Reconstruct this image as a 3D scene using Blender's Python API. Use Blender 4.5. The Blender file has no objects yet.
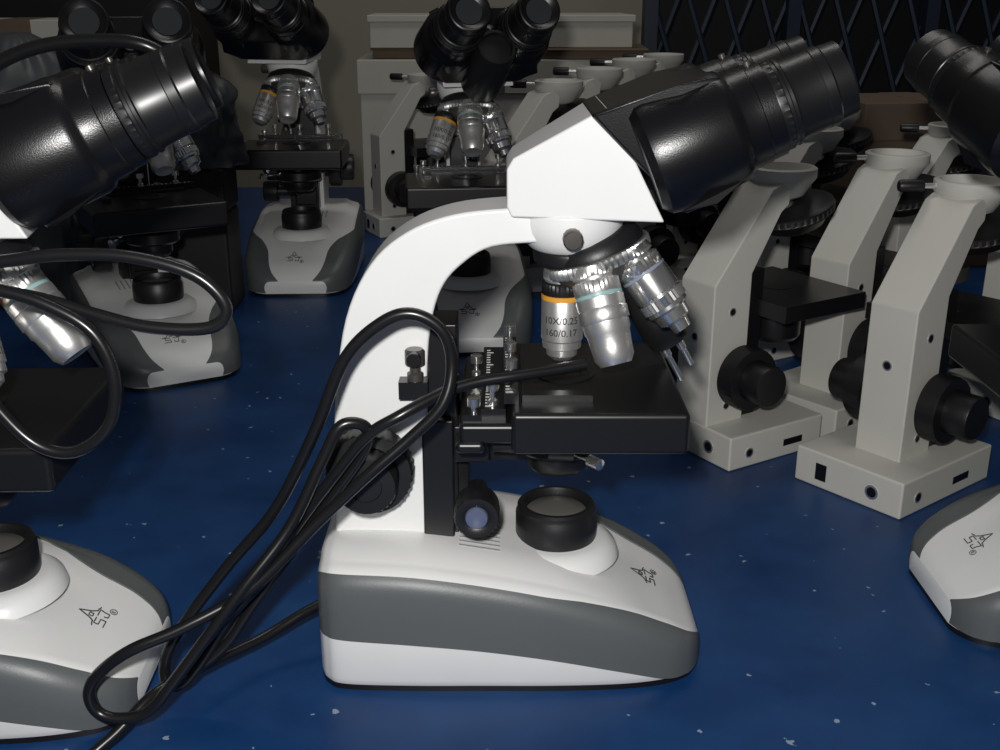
import bpy, bmesh, math, random
from mathutils import Vector, Matrix, noise
random.seed(4)
scene = bpy.context.scene
COL = scene.collection
scene.view_settings.view_transform = 'Standard'

# ------------------------------------------------------------------ materials
def mat(name, col, rough=0.4, metal=0.0, bump=0.0, bscale=300, var=0.0, vscale=30, spec=0.5, coat=0.0):
    m = bpy.data.materials.new(name); m.use_nodes = True
    nt = m.node_tree; b = nt.nodes['Principled BSDF']
    b.inputs['Base Color'].default_value = (*col, 1)
    b.inputs['Roughness'].default_value = rough
    b.inputs['Metallic'].default_value = metal
    b.inputs['Specular IOR Level'].default_value = spec
    b.inputs['Coat Weight'].default_value = coat
    tc = nt.nodes.new('ShaderNodeTexCoord')
    n = nt.nodes.new('ShaderNodeTexNoise'); n.inputs['Scale'].default_value = vscale; n.inputs['Detail'].default_value = 5
    nt.links.new(tc.outputs['Object'], n.inputs['Vector'])
    mx = nt.nodes.new('ShaderNodeMix'); mx.data_type = 'RGBA'
    v = max(var, 0.03)
    mx.inputs[6].default_value = (*[c*(1-v) for c in col], 1)
    mx.inputs[7].default_value = (*[min(1, c*(1+v)) for c in col], 1)
    nt.links.new(n.outputs['Fac'], mx.inputs[0]); nt.links.new(mx.outputs[2], b.inputs['Base Color'])
    if bump:
        n2 = nt.nodes.new('ShaderNodeTexNoise'); n2.inputs['Scale'].default_value = bscale
        nt.links.new(tc.outputs['Object'], n2.inputs['Vector'])
        bp = nt.nodes.new('ShaderNodeBump'); bp.inputs['Strength'].default_value = bump; bp.inputs['Distance'].default_value = 0.001
        nt.links.new(n2.outputs['Fac'], bp.inputs['Height']); nt.links.new(bp.outputs['Normal'], b.inputs['Normal'])
    return m

WHITE = mat('white_plastic', (0.78, 0.78, 0.77), 0.32, bump=0.03, bscale=500)
VENTSHADE = mat('vent_shade_grey', (0.36, 0.36, 0.355), 0.4)  # grey stands in for the shadow between the white vent ridges
GREY = mat('grey_plastic', (0.098, 0.106, 0.109), 0.42, bump=0.06, bscale=900)
BLACK = mat('black_paint', (0.007, 0.007, 0.008), 0.34)
SATIN = mat('black_satin', (0.009, 0.009, 0.010), 0.42, bump=0.08, bscale=900)
CRACK = mat('black_crackle', (0.004, 0.004, 0.005), 0.30, bump=0.10, bscale=1500)
RUBBER = mat('black_rubber', (0.008, 0.008, 0.009), 0.28)
CHROME = mat('chrome', (0.90, 0.89, 0.87), 0.20, 0.95)
STEEL = mat('brushed_steel', (0.84, 0.83, 0.81), 0.34, 0.88, bump=0.05, bscale=900)
MIDST = mat('grey_steel', (0.42, 0.42, 0.41), 0.36, 0.9)
DKSTEEL = mat('dark_steel', (0.14, 0.13, 0.12), 0.35, 0.7)
CREAM = mat('cream_paint', (0.57, 0.56, 0.51), 0.5, var=0.05, vscale=25, bump=0.05, bscale=400)
ORANGE = mat('orange_ring', (0.70, 0.32, 0.04), 0.4)
CYAN = mat('pale_cyan_ring', (0.26, 0.42, 0.42), 0.4)
BLUER = mat('blue_grey_ring', (0.22, 0.24, 0.32), 0.4)
INK = mat('ink', (0.03, 0.03, 0.035), 0.5)
TICK = mat('white_mark', (0.75, 0.75, 0.72), 0.4)
GLASS = mat('lens_glass', (0.03, 0.033, 0.036), 0.05, spec=1.0, coat=1.0)
FROST = mat('frosted_lens', (0.12, 0.115, 0.105), 0.35)
VIOLET = mat('coated_lens', (0.10, 0.12, 0.20), 0.08, spec=1.0, coat=1.0)
WALLM = mat('wall_paint', (0.44, 0.41, 0.33), 0.8, var=0.10, vscale=3)
FLOORM = mat('floor_paint', (0.10, 0.10, 0.09), 0.7, var=0.2, vscale=6)
CARD = mat('cardboard', (0.15, 0.105, 0.07), 0.8, var=0.15, vscale=20)
PAPER = mat('white_carton', (0.54, 0.52, 0.46), 0.7, var=0.08, vscale=12)
DARKM = mat('dark_paint', (0.006, 0.006, 0.008), 0.6)
GATEM = mat('gate_paint', (0.014, 0.026, 0.055), 0.45)
COVERM = mat('grey_cover', (0.06, 0.064, 0.07), 0.45, bump=.1, bscale=80)
TBODY = mat('table_frame', (0.12, 0.12, 0.12), 0.5)

# blue table top with paint chips and scuffs
TAB = bpy.data.materials.new('blue_table_top'); TAB.use_nodes = True
nt = TAB.node_tree; b = nt.nodes['Principled BSDF']; L = nt.links.new
tc = nt.nodes.new('ShaderNodeTexCoord')
n = nt.nodes.new('ShaderNodeTexNoise'); n.inputs['Scale'].default_value = 9; n.inputs['Detail'].default_value = 10; n.inputs['Roughness'].default_value = .65
L(tc.outputs['Object'], n.inputs['Vector'])
rp = nt.nodes.new('ShaderNodeMapRange'); rp.inputs['From Min'].default_value = .32; rp.inputs['From Max'].default_value = .68
L(n.outputs['Fac'], rp.inputs['Value'])
mx = nt.nodes.new('ShaderNodeMix'); mx.data_type = 'RGBA'
mx.inputs[6].default_value = (0.002, 0.028, 0.112, 1); mx.inputs[7].default_value = (0.009, 0.054, 0.172, 1)
L(rp.outputs[0], mx.inputs[0])
def chips(scale, lo, rmax, warp):
    vo = nt.nodes.new('ShaderNodeTexVoronoi'); vo.inputs['Scale'].default_value = scale
    n3 = nt.nodes.new('ShaderNodeTexNoise'); n3.inputs['Scale'].default_value = 250
    L(tc.outputs['Object'], n3.inputs['Vector'])
    va = nt.nodes.new('ShaderNodeMix'); va.data_type = 'RGBA'; va.inputs[0].default_value = warp
    L(tc.outputs['Object'], va.inputs[6]); L(n3.outputs['Color'], va.inputs[7]); L(va.outputs[2], vo.inputs['Vector'])
    sep = nt.nodes.new('ShaderNodeSeparateColor'); L(vo.outputs['Color'], sep.inputs[0])
    mr = nt.nodes.new('ShaderNodeMapRange'); mr.inputs['From Min'].default_value = lo; mr.inputs['From Max'].default_value = 1.0
    mr.inputs['To Min'].default_value = 0.0; mr.inputs['To Max'].default_value = rmax
    L(sep.outputs[0], mr.inputs['Value'])
    lt = nt.nodes.new('ShaderNodeMath'); lt.operation = 'LESS_THAN'
    L(vo.outputs['Distance'], lt.inputs[0]); L(mr.outputs[0], lt.inputs[1]); return lt
a1 = chips(80, 0.60, 0.15, .006); a2 = chips(25, 0.60, 0.095, .012)
mxx = nt.nodes.new('ShaderNodeMath'); mxx.operation = 'MAXIMUM'; L(a1.outputs[0], mxx.inputs[0]); L(a2.outputs[0], mxx.inputs[1])
sc_ = nt.nodes.new('ShaderNodeMath'); sc_.operation = 'MULTIPLY'; sc_.inputs[1].default_value = 0.72; L(mxx.outputs[0], sc_.inputs[0])
mx2 = nt.nodes.new('ShaderNodeMix'); mx2.data_type = 'RGBA'; mx2.inputs[7].default_value = (0.33, 0.40, 0.50, 1)
L(sc_.outputs[0], mx2.inputs[0]); L(mx.outputs[2], mx2.inputs[6]); L(mx2.outputs[2], b.inputs['Base Color'])
b.inputs['Specular IOR Level'].default_value = 0.4
rr_ = nt.nodes.new('ShaderNodeMapRange'); rr_.inputs['To Min'].default_value = .30; rr_.inputs['To Max'].default_value = .55
L(n.outputs['Fac'], rr_.inputs['Value']); L(rr_.outputs[0], b.inputs['Roughness'])

# ------------------------------------------------------------------ mesh builder
def axisM(P, d):
    q = Vector(d).normalized().to_track_quat('Z', 'Y')
    return Matrix.Translation(Vector(P)) @ q.to_matrix().to_4x4()
I4 = Matrix.Identity(4)

class MB:
    def __init__(s): s.v = []; s.f = []; s.m = []
    def add(s, vs, fs, m=0):
        o = len(s.v); s.v += [Vector(p) for p in vs]
        for f in fs: s.f.append([i+o for i in f]); s.m.append(m)
        return s
    def lathe(s, prof, M=I4, m=0, seg=40, knurl=None, kd=.05):
        vs = []; rings = []
        for k, (r, t) in enumerate(prof):
            if r < 1e-6:
                rings.append([len(vs)]); vs.append(M @ Vector((0, 0, t)))
            else:
                ids = []
                for i in range(seg):
                    a = 2*math.pi*i/seg
                    rr = r
                    if knurl and k in knurl and i % 2: rr = r*(1-kd)
                    ids.append(len(vs)); vs.append(M @ Vector((rr*math.cos(a), rr*math.sin(a), t)))
                rings.append(ids)
        fs = []
        for A, B in zip(rings, rings[1:]):
            if len(A) == 1 and len(B) == 1: continue
            for i in range(seg):
                j = (i+1) % seg
                if len(A) == 1: fs.append([A[0], B[i], B[j]])
                elif len(B) == 1: fs.append([A[i], A[j], B[0]])
                else: fs.append([A[i], A[j], B[j], B[i]])
        return s.add(vs, fs, m)
    def box(s, x0, x1, y0, y1, z0, z1, m=0, M=I4):
        vs = [M @ Vector((x, y, z)) for x in (x0, x1) for y in (y0, y1) for z in (z0, z1)]
        return s.add(vs, [[0,1,3,2],[4,6,7,5],[0,4,5,1],[2,3,7,6],[0,2,6,4],[1,5,7,3]], m)
    def prism(s, poly, hw, m=0, M=I4, yc=0):
        n = len(poly); h = hw if isinstance(hw, (list, tuple)) else [hw]*n
        vs = [M @ Vector((x, yc-w, z)) for (x, z), w in zip(poly, h)] + [M @ Vector((x, yc+w, z)) for (x, z), w in zip(poly, h)]
        fs = [list(range(n)), list(range(2*n-1, n-1, -1))] + [[i, i+n, (i+1) % n + n, (i+1) % n] for i in range(n)]
        return s.add(vs, fs, m)
    def tube(s, pts, r, m=0, seg=10):
        pts = [Vector(p) for p in pts]; n = len(pts)
        T = [(pts[min(i+1, n-1)]-pts[max(i-1, 0)]).normalized() for i in range(n)]
        N = T[0].orthogonal().normalized(); vs = []
        for i in range(n):
            N = (N - T[i]*N.dot(T[i])).normalized(); B = T[i].cross(N)
            for k in range(seg):
                a = 2*math.pi*k/seg; vs.append(pts[i] + (N*math.cos(a)+B*math.sin(a))*r)
        fs = [[i*seg+k, i*seg+(k+1) % seg, (i+1)*seg+(k+1) % seg, (i+1)*seg+k] for i in range(n-1) for k in range(seg)]
        fs += [list(range(seg)), list(range((n-1)*seg, n*seg))]
        return s.add(vs, fs, m)
    def obj(s, name, parent=None, mats=(), bevel=0, seg=3, ang=38, label=None):
        me = bpy.data.meshes.new(name); bm = bmesh.new()
        vv = [bm.verts.new(p) for p in s.v]
        for f, mi in zip(s.f, s.m):
            try: face = bm.faces.new([vv[i] for i in f]); face.material_index = mi; face.smooth = True
            except ValueError: pass
        bmesh.ops.recalc_face_normals(bm, faces=bm.faces)
        if not bevel:
            for e in bm.edges:
                if len(e.link_faces) == 2 and e.calc_face_angle(0) > math.radians(ang): e.smooth = False
        bm.to_mesh(me); bm.free()
        for m in mats: me.materials.append(m)
        o = bpy.data.objects.new(name, me); COL.objects.link(o)
        if bevel:
            b = o.modifiers.new('Bevel', 'BEVEL'); b.width = bevel; b.segments = seg; b.limit_method = 'ANGLE'
            b.angle_limit = math.radians(32); b.harden_normals = True
        if parent: o.parent = parent
        if label: o['label'] = label
        return o

def cr(pts, n=8):
    """Catmull-Rom resample"""
    P = [Vector(p) for p in pts]; out = []
    for i in range(len(P)-1):
        p0 = P[max(i-1, 0)]; p1 = P[i]; p2 = P[i+1]; p3 = P[min(i+2, len(P)-1)]
        for k in range(n):
            t = k/n
            out.append(0.5*((2*p1)+(p2-p0)*t+(2*p0-5*p1+4*p2-p3)*t*t+(3*p1-p0-3*p2+p3)*t**3))
    out.append(P[-1]); return out

def empty(name, label, cat, group=None, loc=(0, 0, 0), rz=0):
    e = bpy.data.objects.new(name, None); e.empty_display_size = 0.02; COL.objects.link(e)
    e.location = loc; e.rotation_euler = (0, 0, math.radians(rz))
    e['label'] = label; e['category'] = cat
    if group: e['group'] = group
    return e

def copy_thing(root, loc, rz, label=None, s=1.0):
    def rec(o, par):
        c = o.copy(); COL.objects.link(c)
        if par: c.parent = par
        for ch in list(o.children): rec(ch, c)
        return c
    c = rec(root, None); c.location = loc; c.rotation_euler = (0, 0, math.radians(rz)); c.scale = (s, s, s)
    if label: c['label'] = label
    return c

def text_mesh(body, size):
    cu = bpy.data.curves.new('lettering', 'FONT'); cu.body = body; cu.size = size; cu.align_x = 'CENTER'; cu.resolution_u = 3
    cu.offset = size*.008
    ob = bpy.data.objects.new('lettering', cu); COL.objects.link(ob)
    bpy.context.view_layer.update()
    dg = bpy.context.evaluated_depsgraph_get()
    me = bpy.data.meshes.new_from_object(ob.evaluated_get(dg))
    vs = [v.co.copy() for v in me.vertices]; fs = [list(p.vertices) for p in me.polygons]
    bpy.data.objects.remove(ob); bpy.data.meshes.remove(me)
    return vs, fs

# ------------------------------------------------------------------ microscope
# base section table: x, half width, shoulder height, height of the white skirt
BT = [(-.1050,.040,.064,.033),(-.1035,.050,.070,.0335),(-.099,.059,.0745,.034),(-.088,.065,.0765,.0345),(-.05,.067,.0755,.0325),(-.01,.067,.070,.0285),
      (.03,.067,.0620,.0225),(.07,.065,.0495,.0135),(.095,.060,.0375,.0060),(.108,.053,.0290,.0045),(.1145,.045,.0235,.0045),(.1180,.036,.0185,.0045)]
def interp_bt():
    A = cr([Vector((x, w, z)) for x, w, z, _ in BT], 8); Bz = cr([Vector((x, z1, 0)) for x, _, _, z1 in BT], 8)
    return [(a.x, a.y, a.z, c.y) for a, c in zip(A, Bz)]
SEC = interp_bt()
def zsh(x):
    for p, q in zip(SEC, SEC[1:]):
        if p[0] <= x <= q[0]:
            t = (x-p[0])/(q[0]-p[0]+1e-9); return p[2]+(q[2]-p[2])*t
    return SEC[-1][2]
def plat(x): return 0.0035*max(0, min(1, (0.085-x)/0.05))
PANEL = {}   # (side, wide) -> mesh of the grey flank panel

al = math.radians(20); be = math.radians(20)
ax = Vector((math.sin(al), 0, -math.cos(al))); Cn = Vector((.0535, 0, .2420))

def build_microscope(root):
    B = MB(); vs = []; n = 0
    for x, w, z, z1 in SEC:
        r = min(.013, z*.36); p = plat(x)
        half = [(w*.96, .004), (w, .009), (w, z-r), (w-r*.14, z-r*.5), (w-r*.45, z-r*.14), (w-r*.9, z), (w-r*1.15, z+p*.2), (w-r*1.5, z+p), (w*.35, z+p+.0004)]
        sec = [(y, zz) for y, zz in half] + [(-y, zz) for y, zz in reversed(half)]
        n = len(sec); vs += [(x, y, zz) for y, zz in sec]
    m = len(SEC)
    fs = [[i*n+k, i*n+(k+1) % n, (i+1)*n+(k+1) % n, (i+1)*n+k] for i in range(m-1) for k in range(n)] + [list(range(n)), list(range((m-1)*n, m*n))]
    B.add(vs, fs, 0)
    zc = zsh(.034)
    B.lathe([(.038, zc-.004), (.036, zc+.002), (.031, zc+.006), (.027, zc+.007), (0, zc+.007)], Matrix.Translation((.034, 0, 0)), 0, 48)
    base = B.obj('base', root, [WHITE], label='white moulded plastic base')
    for sgn in (-1, 1):
      for wide in (False, True):
        P = MB(); vs = []; S = SEC[4:-1]
        for x, w, z, z1 in S:
            r = min(.013, z*.36); o = .0012
            zz1 = min(z1, z-r-.003)
            f = max(0, min(1, (x-.020)/.065)); f = f*f*(3-2*f)
            yin = (w-r*.30)*(1-f) + (w*.56)*f if wide else (w-r*.30)*(1-f)+(w-r*.62)*f
            full = [(w+o, z-r), (w-r*.14+o, z-r*.5+o*.3), (w-r*.45+o*.5, z-r*.14+o), (w-r*.9, z+o), (w-r*1.15, z+plat(x)*.2+o), (w-r*1.5, z+plat(x)+o), (w*.35, z+plat(x)+o+.0004)]
            def at(y):
                for (ya, za), (yb, zb_) in zip(full, full[1:]):
                    if yb <= y <= ya: return za+(zb_-za)*(ya-y)/(ya-yb+1e-9)
                return full[-1][1]
            # keep every profile corner that lies outside the inner edge so the panel hugs the shell
            ys = []
            for (ya, _), (yb, _) in zip(full, full[1:]):
                for t_ in (.5, 1.0):
                    ys.append(max(yin, ya+(yb-ya)*t_))
            ys = [yv-1e-6*k_ for k_, yv in enumerate(ys)]
            sec = [(w-.002, zz1), (w+o, zz1+.0006), (w+o, (zz1+z-r)/2), (w+o, z-r)] + [(y, at(y)) for y in ys] + [(ys[-1]-.0004, at(ys[-1])-.003)]
            k = len(sec); vs += [(x, sgn*y, q) for y, q in sec]
        ms = len(S)
        fs = [[i*k+j, i*k+(j+1) % k, (i+1)*k+(j+1) % k, (i+1)*k+j] for i in range(ms-1) for j in range(k)] + [list(range(k)), list(range((ms-1)*k, ms*k))]
        P.add(vs, fs, 0); po = P.obj('side_panel', base, [GREY], ang=55, label='grey side panel')
        po['side'] = sgn; PANEL[(sgn, wide)] = po.data
        if wide != (sgn == 1): bpy.data.objects.remove(po)
    F = MB(); pl = [(x, w*.95) for x, w, _, _ in SEC[4:-2]]
    vs = [(x, y, z) for z in (0, .0055) for x, y in pl+[(x, -y) for x, y in reversed(pl)]]
    k = len(pl)*2
    F.add(vs, [list(range(k)), list(range(2*k-1, k-1, -1))]+[[i, (i+1) % k, (i+1) % k+k, i+k] for i in range(k)])
    F.obj('foot', base, [BLACK], label='black rubber foot')
    V = MB(); MV = Matrix.Translation((-.012, 0, zsh(-.012)+.0039)) @ Matrix.Rotation(math.radians(9.5), 4, 'Y')
    for i in range(12):
        y = -.030+i*.005
        V.box(-.012, .012, y-.0007, y+.0007, -.001, .0004, 0, MV)
    V.obj('vent_grille', base, [VENTSHADE], label='grey strips painting the shade in narrow vent slots')
    E = MB(); cx = .088
    def st(pts, r=.00036):
        q = []
        for (u1, v1), (u2, v2) in zip(pts, pts[1:]):
            q += [(u1+(u2-u1)*t/3, v1+(v2-v1)*t/3) for t in range(3)]
        q.append(pts[-1])
        q = [Vector((cx-v*.00092, -.004+u*.00115, zsh(cx-v*.00092)+plat(cx-v*.00092)+.0007)) for u, v in q]
        E.tube(q, r, 0, 6)
    st([(-4.5,-.2),(-2.6,2.5),(0,9),(2.6,2.5),(4.5,-.2)]); st([(-8,-1),(-6,-.2),(-4.5,-.2)]); st([(8,-1),(6,-.2),(4.5,-.2)])
    st([(-1.2,1),(-1.2,3.2),(1.2,3.2),(1.2,1),(-1.2,1)])
    st([(-1,-1.2),(-5.6,-1.2),(-5.6,-3.8),(-1.2,-3.8),(-1.2,-6.8),(-6.6,-6.8)])
    st([(1,-1.2),(6.2,-1.2),(5.2,-4),(5.0,-6.8),(2,-6.8),(1.6,-4.6)])
    st([(8.5+2.0*math.cos(a/12*6.2832), -8+2.0*math.sin(a/12*6.2832)) for a in range(13)], r=.00024); st([(7.9,-9.1),(7.9,-6.9),(9.0,-7.3),(8.0,-8),(9.1,-9.0)], r=.00020)
    E.obj('emblem', base, [INK], label='thin black line emblem')
    outer = [(-.097,.0),(-.097,.06),(-.0955,.12),(-.093,.162),(-.085,.209),(-.070,.240),(-.050,.2575),(-.025,.267),(.006,.2705),(.022,.2705)]
    inner = [(.024,.252),(-.004,.2495),(-.0205,.240),(-.032,.226),(-.0385,.203),(-.041,.17),(-.0415,.12),(-.0425,.0)]
    up = lambda L: [(p.x, p.y) for p in cr([Vector((x, z, 0)) for x, z in L], 5)]
    poly = up([(x, max(z, .070)) for x, z in outer[1:]]) + up([(x, max(z, .070)) for x, z in inner])
    arm = MB().prism(poly, .0195).obj('arm', root, [WHITE], bevel=.0035, seg=4, label='white curved support arm')
    for sgn in (-1, 1):
        K = MB(); M = axisM((-.073, sgn*.019, .125), (0, sgn, 0))
        K.lathe([(.012,0),(.012,.006),(.0235,.0065),(.0245,.008),(.0245,.020),(.0235,.0215),(.017,.022)], M, 0, 72, knurl=(3, 4))
        K.lathe([(.0165,.0215),(.0165,.0225),(.017,.0245),(.017,.036),(.016,.0375),(.009,.038),(.0085,.037),(0,.037)], M, 0, 60, knurl=(2, 3))
        K.obj('focus_knob', root, [SATIN], label='black knurled focus knob')
    C = MB(); C.box(-.044, -.024, -.015, .015, .076, .205); C.box(-.026, -.006, -.030, .030, .128, .150); C.box(-.03, -.018, -.013, .013, .085, .15)
    C.box(-.0445, -.0265, -.0215, -.014, .0765, .150)
    car = C.obj('focus_carriage', root, [BLACK], bevel=.0012)
    S = MB(); S.box(-.056, -.040, -.030, -.0185, .166, .176, 0); S.lathe([(0,0),(.0045,0),(.0045,.005),(.003,.006),(.003,.010),(.0055,.0105),(.0055,.018),(.0045,.019),(0,.019)], Matrix.Translation((-.047,-.025,.175)), 1, 24)
    S.lathe([(0,0),(.004,0),(.004,.004),(0,.004)], axisM((-.047,-.03,.19), (0,-1,0)), 0, 20)
    S.obj('stop_screw', car, [BLACK, DKSTEEL], label='black bracket with dark stop screw')
    T = MB(); T.box(.006, .100, -.065, .060, .1475, .171); T.box(-.022, .03, -.060, .058, .1515, .163)
    T.box(-.024, -.008, -.061, -.040, .146, .153)
    stage = T.obj('stage', root, [BLACK], bevel=.0030, label='black flat specimen stage')
    MB().lathe([(.010,.0),(.017,.0),(.0172,.0006),(.010,.0006),(.010,0)], Matrix.Translation((.037,0,.171)), 0, 40).obj('stage_aperture', stage, [SATIN])
    G = MB(); G.box(.002,.010,-.050,.052,.171,.177,0); G.box(-.010,.003,-.052,.056,.163,.169,0)
    for i in range(22):
        y = -.048+i*.0046; ln = .0040 if i % 5 == 0 else .0022
        G.box(.003, .003+ln, y-.0004, y+.0004, .1771, .1773, 1)
        G.box(-.008, -.008+ln, y-.0004, y+.0004, .1691, .1693, 1)
    for x, y in ((.006,-.03),(.006,.0),(.006,.035),(-.004,-.045),(-.014,-.052),(-.014,.02)):
        G.lathe([(0,0),(.003,0),(.003,.003),(.0015,.004),(.0015,.008),(.0036,.0085),(.0036,.013),(0,.0135)], Matrix.Translation((x,y,.1765 if x > 0 else (.169 if x > -.01 else .1625))), 2, 20)
    G.box(.012,.05,-.046,-.038,.1705,.1745,0); G.box(.012,.020,-.046,.04,.1705,.1735,0)
    G.box(-.020,-.010,-.056,-.046,.162,.167,0)
    G.obj('specimen_holder', stage, [BLACK, TICK, CHROME], ang=40, label='black slide holder with white graduations and chrome screws')
    D = MB(); D.lathe([(0,0),(.006,0),(.006,.03),(.009,.031),(.009,.045),(.005,.046),(.005,.052),(0,.052)], axisM((-.004,-.034,.143),(1,0,-.05)), 0, 28)
    D.lathe([(0,.052),(.0032,.052),(.0034,.058),(.002,.060),(0,.060)], axisM((-.004,-.034,.143),(1,0,-.05)), 1, 20)
    D.obj('stage_knob', stage, [SATIN, CHROME])
    Q = MB(); MC = Matrix.Translation((.034,0,0))
    Q.lathe([(0,.113),(.016,.113),(.019,.117),(.019,.125),(.0245,.126),(.0265,.128),(.0265,.137),(.025,.138),(.020,.139),(.020,.148),(0,.148)], MC, 0, 44)
    Q.box(-.012,.02,-.012,.012,.122,.134)
    Q.tube([(.034,-.02,.133),(.05,-.038,.133)], .0014, 1, 8); Q.lathe([(0,0),(.0034,0),(.0034,.008),(0,.009)], axisM((.05,-.038,.133),(.5,-.6,0)), 1, 16)
    cond = Q.obj('condenser', root, [BLACK, CHROME])
    K = MB(); M = axisM((-.013,-.012,.104),(0,-1,0))
    K.lathe([(0,0),(.006,0),(.006,.022),(.0125,.0225),(.0128,.024),(.0128,.038),(.0118,.040),(.008,.040),(.0065,.039)], M, 0, 48, knurl=(4,5))
    K.lathe([(.0065,.039),(.006,.0405),(.003,.0412),(0,.0413)], M, 1, 32)
    K.obj('condenser_knob', cond, [SATIN, VIOLET], label='black knob with shiny blue-grey centre')
    N = MB(); zb = zc+.0065
    N.lathe([(.024,zb),(.0245,zb+.002),(.0245,zb+.016),(.0235,zb+.0175),(.0235,zb+.0205),(.022,zb+.022),(.0195,zb+.022),(.0185,zb+.019),(.0185,zb+.016),(0,zb+.016)], MC, 0, 56)
    il = N.obj('illuminator', root, [SATIN], label='black round lamp collar')
    MB().lathe([(.0183,zb+.0165),(.017,zb+.0175),(.009,zb+.0185),(0,zb+.019)], MC, 0, 44).obj('field_lens', il, [FROST], label='frosted grey lens')
    H = MB()
    H.prism([(.006,.2665),(.0035,.272),(.0035,.292),(.007,.2975),(.050,.3225),(.055,.3245),(.0855,.266)], [.024,.024,.024,.024,.034,.036,.036])
    H.lathe([(0,.2675),(.0298,.2675),(.0298,.262),(.0288,.2565),(.0262,.251),(.0225,.2465),(.018,.244),(0,.244)], Matrix.Translation((.0385,0,0)), 0, 56)
    H.lathe([(0,.246),(.0215,.2455),(.022,.243),(.021,.237),(0,.237)], Matrix.Translation((.040,0,0)), 1, 40)
    head = H.obj('head', root, [WHITE, SATIN], bevel=.0014, label='white prism head housing')
    k = MB().lathe([(0,0),(.0025,0),(.0025,.003),(.0050,.0035),(.0054,.0045),(.0054,.010),(.0045,.011),(0,.0112)], axisM((.038,-.0275,.2575),(0,-1,-.05)), 0, 28, knurl=(4,5))
    k.obj('lock_screw', head, [DKSTEEL], label='dark knurled lock screw')
    a = math.radians(23); d = Vector((math.cos(a), 0, math.sin(a))); up_ = Vector((-math.sin(a), 0, math.cos(a)))
    F0 = Vector((.0700, 0, .2955))
    R = Matrix((( d.x,0,up_.x,F0.x),(0,1,0,0),(d.z,0,up_.z,F0.z),(0,0,0,1)))
    X = MB()
    X.prism([(-.013,.033),(.03,.031),(.052,.027),(.052,-.026),(.03,-.030),(.0135,-.033)], [.037,.050,.046,.046,.050,.037], 0, R)
    X.lathe([(0,0),(.008,0),(.008,.006),(.006,.007),(0,.007)], R @ axisM((.052,0,0),(1,0,0)), 0, 30)
    body = X.obj('binocular_body', root, [CRACK], bevel=.005, seg=4, label='black crackle-painted prism box')
    for sgn in (-1, 1):
        M = R @ axisM((0, sgn*.0325, 0), (1,0,0)); t = MB()
        t.lathe([(0,.004),(.026,.004),(.0300,.008),(.0308,.012),(.0296,.048),(.0284,.0515),(.0262,.0535),(.0256,.055),(.0252,.064),(.0246,.0645),(.0244,.072),(.018,.0725)], M, 0, 64)
        tb = t.obj('eyepiece_tube', body, [CRACK], ang=30)
        e = MB()
        e.lathe([(.019,.0715),(.0228,.0725),(.0231,.073),(.0231,.0765),(.0222,.0770),(.0222,.0785),(.0226,.0790),(.0226,.0805),(.0214,.0812),(.0208,.0835),(.0203,.096),(.0206,.0965),(.0206,.101),(.0198,.102),(.0192,.1105),(.018,.111),(.0160,.109),(.012,.107)], M, 0, 80, knurl=(2,3), kd=.02)
        e.lathe([(.012,.1075),(.007,.1068),(0,.1065)], M, 1, 36)
        e.lathe([(0,0),(.0020,0),(.0020,.0025),(0,.003)], R @ axisM((.068, sgn*.0325, .0240),(0,0,1)), 2, 14)
        e.obj('eyepiece', body, [BLACK, GLASS, DKSTEEL], ang=30, label='black stepped eyepiece')
    u0 = Vector((-math.cos(al), 0, -math.sin(al))); w0 = Vector((0, -1, 0))
    M = axisM(Cn, ax); P = MB()
    P.lathe([(0,-.012),(.021,-.012),(.025,-.010),(.028,-.004),(.028,-.002)], M, 0, 60)
    P.lathe([(.028,-.0025),(.0300,-.002),(.0306,-.001),(.0306,.003),(.0296,.0045),(.027,.005)], M, 1, 110, knurl=(1,2,3,4))
    P.lathe([(.0275,.0045),(.0265,.008),(.021,.014),(.012,.017),(0,.0175)], M, 2, 60)
    nose = P.obj('nosepiece', root, [SATIN, MIDST, DKSTEEL], label='rotating turret with knurled steel rim')
    specs = [(4, .050, ORANGE, 1.06), (76, .049, CYAN, 1.15), (145, .050, BLUER, 1.16), (205, .084, TICK, 1.12)]
    for i, (psi, ln, ringm, sc) in enumerate(specs):
        ps = math.radians(psi); u = u0*math.cos(ps)+w0*math.sin(ps)
        D_ = (ax*math.cos(be)+u*math.sin(be)).normalized(); Po = Cn+ax*.004+u*.0210
        if i == 3: D_ = Vector((.50, .10, -.86)).normalized(); Po = Vector((.069, .008, .238))
        M = axisM(Po, D_) @ Matrix.Diagonal((sc, sc, 1.06 if i == 1 else 1, 1)); o = MB()
        o.lathe([(0,-.002),(.0100,-.002),(.0104,.0),(.0104,.003),(.0094,.0035),(.0094,.005)], M, 1, 60, knurl=(2,3))
        dark = 2 if i in (0, 3) else 1
        o.lathe([(.0094,.0045),(.0108,.005),(.0112,.0055),(.0112,.0115),(.0106,.012)], M, dark, 64, knurl=(1,2,3))
        rw = .0145 if i == 0 else .0132
        o.lathe([(.0106,.0118),(.0113,.012),(.0113,rw),(.0110,rw+.0003)], M, 3 if i != 3 else 2, 48)
        if i == 0: pr = [(.0110,.0146),(.0112,.015),(.0112,.0375),(.0104,.0385),(.0104,.0425),(.0085,.0435),(.0083,.047),(.005,ln),(0,ln)]
        elif i == 1: pr = [(.0110,.0134),(.0115,.014),(.0115,.019),(.0111,.0195),(.0111,.031),(.0104,.0325),(.0098,.040),(.0096,.045),(.0075,ln),(.005,ln),(0,ln-.001)]
        elif i == 2: pr = [(.0110,.0134),(.0112,.015),(.0112,.026),(.0105,.027),(.0105,.036),(.0088,.0375),(.0082,.043),(.0050,.0450),(.0044,ln),(0,ln)]
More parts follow.
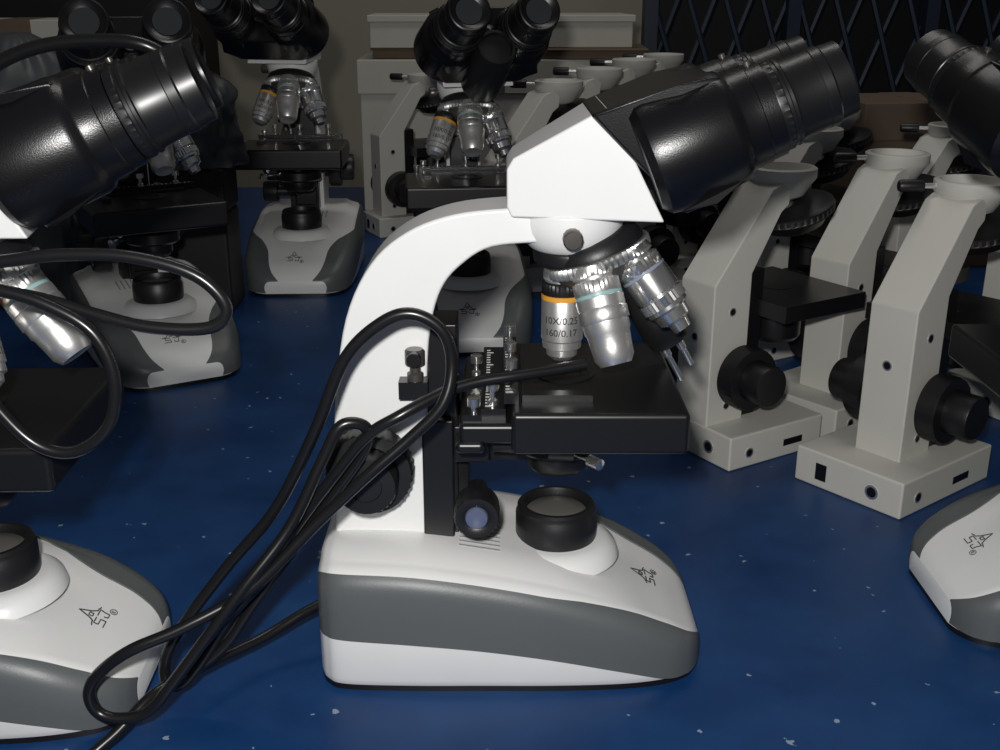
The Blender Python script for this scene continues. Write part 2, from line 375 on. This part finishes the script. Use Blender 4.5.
        else: pr = [(.0110,.0134),(.0112,.015),(.0112,.030),(.0118,.031),(.0118,.052),(.0105,.054),(.0105,.059),(.0085,.060),(0,.060)]
        o.lathe(pr, M, 1 if i != 3 else 2, 48)
        if i == 1: o.lathe([(.0112,.0195),(.0118,.020),(.0118,.026),(.0112,.0265)], M, 1, 64, knurl=(1,2))
        if i == 3:
            for q in (-1, 1):
                Mq = axisM(Po + Vector((.86,0,.50))*q*.0048, D_)
                o.lathe([(0,.0595),(.0026,.0600),(.0026,.068),(.0018,.069),(.0018,ln-.001-q*.003),(0,ln-q*.003)], Mq, 5, 16)
        if i == 2:
            o.lathe([(.0105,.0275),(.0114,.028),(.0114,.0335),(.0105,.034)], M, 1, 64, knurl=(1,2))
        ec = (w0 - D_*w0.dot(D_)).normalized(); er = D_.cross(ec)
        if er.x < 0: er = -er
        if i == 0:
          for s_, tpos in (('10X/0.25', .0270), ('160/0.17', .0340)):
            vs, fs = text_mesh(s_, .0056)
            rr = .0112*sc
            o.add([Po + D_*(tpos-v.y) + (ec*math.cos(v.x/rr-.12)+er*math.sin(v.x/rr-.12))*(rr+.00012) for v in vs], fs, 4)
        o.obj('objective', nose, [STEEL, STEEL if i != 2 else CHROME, SATIN, ringm, INK, CHROME], label=['silver objective lens with an orange ring','silver objective lens with a pale cyan ring','silver objective lens with knurled collars','dark objective with two thin metal pins'][i])

G_SC = 'binocular microscopes on the blue table'
main = empty('microscope', 'white and grey binocular microscope with black cord looped over its knob', 'microscope', G_SC)
build_microscope(main)
main.location = (0, .60, 0)

def part(root, name): return [c for c in root.children if c.name.split('.')[0] == name][0]
def turn_head(root, deg):
    """the head swivels on its round dovetail above the arm"""
    M = Matrix.Translation((.040, 0, 0)) @ Matrix.Rotation(math.radians(deg), 4, 'Z') @ Matrix.Translation((-.040, 0, 0))
    for n_ in ('head', 'binocular_body'): part(root, n_).matrix_basis = M
def scp(loc, rz, label, s=1.0, turn=0, turret=0, drop=(), wide=None):
    c = copy_thing(main, loc, rz, label, s)
    if turn: turn_head(c, turn)
    nz = part(c, 'nosepiece')
    for o_ in list(nz.children):
        if any(k_ in o_['label'] for k_ in drop): bpy.data.objects.remove(o_)
    if turret:
        nz.matrix_basis = Matrix.Translation(Cn) @ Matrix.Rotation(math.radians(turret), 4, -ax) @ Matrix.Translation(-Cn)
    if wide is not None:
        for o_ in part(c, 'base').children:
            if o_.name.startswith('side_panel'): o_.data = PANEL[(int(o_['side']), int(o_['side']) in wide)]
    return c
scp((-.320, .550, 0), 2, 'white binocular microscope with black cable loops hung beside its tube', turn=9, turret=74, drop=('pins', 'knurled'))
scp((.400, .637, 0), 180, 'white and grey microscope with its nose toward the cream stands', turn=-68, drop=('pins', 'knurled'), wide=(-1,))
LB = 'white and grey binocular microscope with its eyepieces turned outward'
RR = dict(turret=106, drop=('pins',), wide=(-1, 1))
scp((-.272, 1.525, 0), -88, LB, 1.10, turn=-14, **RR)
tri = scp((-.040, 1.275, 0), -85, 'white and grey microscope with angled head and extra central tube', 1.07, turn=12, **RR)
bb = part(tri, 'binocular_body'); a_ = math.radians(34); d_ = Vector((math.cos(a_), 0, math.sin(a_)))
cp = MB().lathe([(0,0),(.019,0),(.020,.003),(.020,.050),(.0185,.052),(.0185,.066),(.0175,.068),(.0150,.068),(.0140,.064),(0,.063)], axisM((.090,0,.268), d_), 0, 48)
cp.obj('camera_port', bb, [SATIN], label='short black central tube')
scp((-.380, 1.160, 0), -60, 'white and grey microscope standing at an angle beside a crumpled cover', 1.05, turn=-14, **RR)

# ------------------------------------------------------------------ bare cream stands
def build_frame(root, bx0, bx1, by0, by1):
    B = MB(); B.box(bx0, bx1, by0, by1, 0, .030)
    base = B.obj('base', root, [CREAM], bevel=.0018, label='cream cast box-shaped base')
    def hole(par, p, dr, r):
        H = MB(); M = axisM(p, dr)
        H.lathe([(r*1.4,-.001),(r*1.4,.0005),(r,.0006)], M, 0, 24); H.lathe([(r,.0006),(0,.0002)], M, 1, 24)
        H.obj('screw_hole', par, [STEEL, BLACK], label='dark drilled hole with metal rim')
    hole(base, (bx0+.022, by0, .013), (0,-1,0), .0032)
    hole(base, (bx0, by0+.026, .014), (-1,0,0), .0042)
    MB().box((bx0+bx1)/2+.008, (bx0+bx1)/2+.030, by0-.0005, by0+.001, .010, .016).obj('slot', base, [BLACK], label='dark rectangular slot')
    MB().box(bx0-.0005, bx0+.001, by1-.030, by1-.020, .007, .021).obj('slot', base, [BLACK], label='dark rectangular slot')
    A = MB(); A.prism([(-.007,.028),(-.007,.152),(.050,.226),(.060,.230),(.072,.230),(.070,.212),(.062,.206),(.034,.158),(.034,.028)], .0205)
    arm = A.obj('arm', root, [CREAM], bevel=.0014, label='cream angular cast arm')
    for p in ((.014,.128),(.014,.045)): hole(arm, (p[0],-.0205,p[1]), (0,-1,0), .0027)
    hole(arm, (-.007,0,.105), (-1,0,0), .0030)
    D = MB(); T = Matrix.Translation((.080,0,0))
    D.lathe([(.012,.214),(.019,.217),(.0255,.228),(.0285,.232),(.0285,.2395),(.027,.2405),(.024,.2405),(.022,.236),(.019,.230),(.010,.229),(.010,.214),(.012,.214)], T, 0, 48)
    dish = D.obj('head_socket', root, [CREAM], label='cream round dish-shaped socket')
    S = MB(); M = axisM((.058,.017,.2355),(-.8,.6,0)); S.lathe([(0,-.003),(.0022,-.003),(.0022,.010)], M, 1, 20)
    S.lathe([(.0022,.010),(.0048,.0105),(.0050,.012),(.0050,.028),(.004,.0295),(0,.0295)], M, 0, 24, knurl=(2,3))
    S.obj('clamp_screw', dish, [SATIN, STEEL], label='black thumbscrew with silver shank')
    N = MB(); M = axisM((.094,0,.203),(.3,0,-1))
    N.lathe([(0,-.010),(.024,-.009),(.030,-.004),(.036,-.003),(.036,.004),(.032,.005),(.026,.014),(.014,.020),(0,.020)], M, 0, 60)
    N.lathe([(.0362,-.002),(.0368,-.001),(.0368,.002),(.0362,.003)], M, 1, 80, knurl=(1,2))
    N.obj('nosepiece', root, [SATIN, DKSTEEL], label='black turret without lenses')
    S = MB(); S.box(.030,.050,-.018,.018,.031,.160); S.box(.040,.135,-.055,.055,.122,.136)
    S.lathe([(0,.136),(.013,.136),(.0135,.1364),(.0,.1366)], Matrix.Translation((.085,0,0)), 0, 32)
    S.lathe([(0,.090),(.020,.090),(.023,.094),(.023,.123),(0,.123)], Matrix.Translation((.085,0,0)), 0, 32)
    S.obj('stage', root, [BLACK], bevel=.001, label='black bare stage plate')
    for sg in (-1, 1):
        K = MB(); M = axisM((.024, sg*.020, .072),(0,sg,0))
        K.lathe([(.014,0),(.014,.004),(.0265,.005),(.027,.006),(.027,.019),(.026,.021),(.0175,.0215)], M, 0, 64, knurl=(3,4))
        K.lathe([(.017,.021),(.0175,.023),(.0175,.040),(.0165,.0415),(.007,.042),(0,.0415)], M, 0, 56, knurl=(1,2))
        K.obj('focus_knob', root, [SATIN], label='black knurled focus knob')

FL = 'bare cream metal microscope stand with black stage and knobs'
FG = 'bare cream stands on the blue table'
fr = empty('microscope_stand', FL, 'microscope stand', FG)
build_frame(fr, -.040, .086, -.046, .052)
fr.location = (.306, .812, 0); fr.rotation_euler = (0, 0, math.radians(38))
copy_thing(fr, (.300, .965, 0), 38)
f2 = empty('microscope_stand', FL, 'microscope stand', FG)
build_frame(f2, -.008, .100, -.052, .040)
f2.location = (.170, .888, 0); f2.rotation_euler = (0, 0, math.radians(32))
f3 = empty('microscope_stand', FL, 'microscope stand', FG)
build_frame(f3, -.018, .095, -.038, .038)
f3.location = (.272, 1.16, 0); f3.rotation_euler = (0, 0, math.radians(32))
for x, y, s in [(-.004,1.44,1.12),(.058,1.57,1.15),(.120,1.70,1.17),(.185,1.84,1.17),(.155,1.37,1.05),(.235,1.52,1.08),(.32,1.68,1.05),(.345,1.36,1.0),(.43,1.20,1.0),(.47,.99,1.0),(-.195,1.80,1.05)]:
    copy_thing(f3, (x, y, 0), 26, s=s)

# ------------------------------------------------------------------ cords
def cord(name, paths, r, label):
    m = MB()
    for p in paths: m.tube(cr(p, 7), r, 0, 12)
    o = m.obj(name, None, [RUBBER]); o['label'] = label; o['category'] = 'power cord'; return o
cord('power_cord', [[
 (.046,.560,.1900),(.030,.556,.1885),(.008,.550,.1870),(-.012,.546,.185),(-.030,.540,.181),(-.052,.53,.172),(-.070,.53,.160),(-.090,.53,.135),(-.107,.53,.112),(-.127,.53,.082),(-.150,.525,.052),
 (-.165,.520,.030),(-.176,.517,.018),(-.184,.517,.020),(-.180,.520,.042),(-.150,.530,.082),(-.120,.532,.118),(-.096,.53,.164),(-.079,.53,.203),(-.060,.53,.222),(-.044,.53,.227),
 (-.029,.53,.218),(-.0245,.53,.200),(-.0295,.525,.180),(-.047,.522,.162),(-.068,.518,.144),(-.095,.516,.118),(-.130,.505,.085),(-.163,.492,.070),(-.189,.485,.061),(-.206,.485,.048),(-.2135,.485,.036),
 (-.211,.485,.024),(-.200,.484,.020),(-.184,.485,.024),(-.168,.487,.043),(-.135,.500,.085),(-.110,.515,.115),(-.092,.523,.150),(-.082,.526,.168),(-.070,.530,.166),(-.072,.536,.150),(-.098,.538,.112),(-.135,.53,.062),
 (-.152,.525,.038),(-.172,.52,.024),(-.165,.518,.040),(-.130,.515,.080),(-.100,.52,.112)],
 [(-.100,.590,.030),(-.118,.578,.026),(-.14,.56,.020),(-.165,.53,.022),(-.185,.500,.024),(-.203,.478,.012),(-.225,.462,.0035),(-.27,.45,.0035),(-.36,.43,.0035)]],
 .0032, 'black power cord coiled over the focus knob, trailing onto the table')
cord('power_cord', [[(-.27,.47,.262),(-.218,.47,.268),(-.192,.47,.271),(-.161,.47,.270),(-.134,.47,.262),(-.1215,.47,.248),(-.129,.47,.238),(-.156,.47,.238),(-.182,.472,.244),(-.204,.474,.250),(-.235,.476,.256)],
 [(-.25,.465,.262),(-.221,.465,.257),(-.199,.465,.250),(-.18,.465,.237),(-.173,.465,.216),(-.178,.465,.193),(-.195,.465,.180),(-.213,.465,.184),(-.230,.465,.205),(-.25,.465,.24)]],
 .0029, 'black power cord hanging in loops beside a microscope')
cord('power_cord', [[(-.34,.65,.28),(-.315,.65,.315),(-.29,.65,.338),(-.26,.65,.350),(-.225,.65,.353),(-.20,.65,.350),(-.18,.66,.335)]], .004, 'thick black cord arched over an eyepiece tube')

# ------------------------------------------------------------------ crumpled dust covers
def dust_cover(loc, r, h, label):
    m = MB(); seg = 72; rows = 36; vs = []
    for j in range(rows+1):
        t = j/rows
        for i in range(seg):
            a = 2*math.pi*i/seg
            rad = r*(1.05-.12*t)*(1 if t < .72 else math.sqrt(max(0, 1-((t-.72)/.29)**2)))
            f = 1+.08*math.sin(a*5+3*t)*(1-t*.5)+.35*noise.noise(Vector((math.cos(a)*1.8+loc[0]*9, math.sin(a)*1.8, t*3)))+.14*noise.noise(Vector((math.cos(a)*5, math.sin(a)*5, t*8)))
            vs.append((rad*f*math.cos(a), rad*f*math.sin(a), h*t))
    fs = [[j*seg+i, j*seg+(i+1) % seg, (j+1)*seg+(i+1) % seg, (j+1)*seg+i] for j in range(rows) for i in range(seg)]+[list(range(rows*seg, (rows+1)*seg)), list(range(seg))]
    m.add(vs, fs); o = m.obj('dust_cover', None, [COVERM], ang=70); o.location = loc
    o['label'] = label; o['category'] = 'dust cover'; return o
def case(loc, size, rz, label):
    w_, d_, h_ = size; e = empty('equipment_case', label, 'case', None, loc, rz)
    MB().box(-w_/2, w_/2, -d_/2, d_/2, 0, h_*.7).obj('body', e, [DARKM], bevel=.004)
    l_ = MB().box(-w_/2-.001, w_/2+.001, -d_/2-.001, d_/2+.001, h_*.705, h_).obj('lid', e, [DARKM], bevel=.004)
    for q in (-1, 1): MB().box(q*w_*.28-.007, q*w_*.28+.007, -d_/2-.004, -d_/2-.0005, h_*.62, h_*.80).obj('latch', l_, [DARKM], bevel=.001)
    return e
case((-.372, 1.355, 0), (.080, .070, .178), 0, 'small black case under a crumpled grey cover')
dust_cover((-.365, 1.355, .1785), .044, .112, 'crumpled dark grey plastic cover on a small black case')
dust_cover((-.60, 1.42, 0), .075, .33, 'dark grey plastic cover draped over an instrument')
case((-.52, 1.72, 0), (.16, .12, .25), -6, 'tall black case between the microscopes')

# ------------------------------------------------------------------ table, boxes, room
t = empty('table', 'large table with a scuffed glossy blue top', 'table')
tt = MB().box(-1.6, 1.5, .15, 2.25, -.03, 0).obj('table_top', t, [TAB], bevel=.004)
for x in (-1.5, 1.4):
    for y in (.25, 2.15):
        MB().box(x-.03, x+.03, y-.03, y+.03, -.75, -.03).obj('leg', t, [TBODY], bevel=.004)

def carton(name, loc, size, rz, m, label, lm=None):
    w, dpt, h = size; e = empty(name, label, 'box', None, loc, rz)
    bd = MB().box(-w/2, w/2, -dpt/2, dpt/2, 0, h*.94).obj('body', e, [m], bevel=.002)
    ld = MB().box(-w/2-.004, w/2+.004, -dpt/2-.004, dpt/2+.004, h*.78, h).obj('lid', e, [lm or m], bevel=.002)
    tp = MB().box(-.025, .025, -dpt/2-.0046, dpt/2+.0046, h*.79, h+.0006).obj('tape', e, [CARD], bevel=.0003)
    return e
carton('carton', (-.02, 2.10, 0), (.46, .20, .265), 2, PAPER, 'off-white lidded carton on the blue table')
carton('carton', (.02, 2.10, .2655), (.48, .19, .018), -3, CARD, 'flat brown carton stacked on a larger carton')
carton('carton', (.00, 2.10, .2842), (.46, .18, .055), 2, PAPER, 'flat off-white carton on top of the stack')
carton('carton', (.60, 1.62, 0), (.22, .14, .235), 8, CARD, 'brown cardboard box beside the cream stands')
carton('carton', (-.79, 1.92, 0), (.15, .15, .335), 10, PAPER, 'pale grey carton at the table edge')

def struct(name, mb, m):
    o = mb.obj(name, None, [m]); o['kind'] = 'structure'; return o
struct('floor', MB().box(-3, 3, -1.2, 3.2, -.80, -.75), FLOORM)
struct('wall_back', MB().box(-3, 3, 3.0, 3.1, -.75, 2.0), WALLM)
struct('wall_left', MB().box(-3.1, -3, -1.2, 3.2, -.75, 2.0), WALLM)
struct('wall_right', MB().box(3, 3.1, -1.2, 3.2, -.75, 2.0), WALLM)
struct('dark_backing', MB().box(.40, 2.4, 2.94, 2.995, -.75, 1.4), DARKM)  # added dark panel, stands in for the dark background behind the gate
g = MB()
for i in range(-10, 24):
    x = .30+i*.085
    for s in (-1, 1):
        d = Vector((.35*s, 0, 1.0)).normalized(); L_ = 1.75; p = Vector((x, 2.70+.008*s, -.70))
        if s > 0: lo = (.36-p.x)/d.x; hi = (2.3-p.x)/d.x
        else: hi = (.36-p.x)/d.x; lo = (2.3-p.x)/d.x
        a0, a1_ = max(0, lo), min(L_, hi)
        if a1_-a0 > .05:
            g.tube([p+d*a0, p+d*a1_], .007, 0, 6)
for x in (.35, .68, 1.0, 1.33, 1.65, 2.3): g.box(x-.015, x+.015, 2.67, 2.73, -.75, 1.0)
gt = g.obj('folding_gate', None, [GATEM]); gt['label'] = 'dark blue folding metal lattice gate'; gt['category'] = 'gate'
cb = empty('shade_cabinet', 'added dark cabinet with two doors, standing in for shaded wall', 'cabinet', None, (-1.15, 2.65, -.75))  # added near-black cabinet, darkens the left where the wall lies in shade
MB().box(-.45, .45, -.2, .2, 0, 1.6).obj('body', cb, [DARKM], bevel=.004)
for s in (-1, 1):
    dd = MB().box(min(s*.005, s*.44), max(s*.005, s*.44), -.22, -.201, .05, 1.55).obj('door', cb, [DARKM], bevel=.003)
    MB().tube([(s*.05, -.235, .75), (s*.05, -.235, .95)], .006).obj('handle', dd, [STEEL])

# ------------------------------------------------------------------ light
def light(kind, loc, power, size, tgt=None, col=(1,1,1), sy=None):
    l = bpy.data.lights.new('lamp', kind); l.energy = power; l.color = col
    if kind == 'AREA':
        l.size = size
        if sy: l.shape = 'RECTANGLE'; l.size_y = sy
    else: l.shadow_soft_size = size
    o = bpy.data.objects.new('light', l); COL.objects.link(o); o.location = loc
    if tgt: o.rotation_euler = (Vector(tgt)-Vector(loc)).to_track_quat('-Z', 'Y').to_euler()
    return o
light('POINT', (-.03, -.02, .435), 18.0, .014, col=(1, .99, .97))
light('AREA', (.1, 1.5, 1.9), 5.5, 1.2, (.1, 1.4, 0), (1, .97, .92), .3)
w = bpy.data.worlds.new('World'); scene.world = w; w.use_nodes = True
w.node_tree.nodes['Background'].inputs[0].default_value = (.9, .92, 1, 1); w.node_tree.nodes['Background'].inputs[1].default_value = .06

cam = bpy.data.cameras.new('Camera'); cam.lens = 39.6; cam.sensor_width = 36; cam.clip_start = .01
co = bpy.data.objects.new('Camera', cam); COL.objects.link(co)
co.location = (0, 0, .38); co.rotation_euler = (math.radians(90-19.29), 0, 0)
scene.camera = co
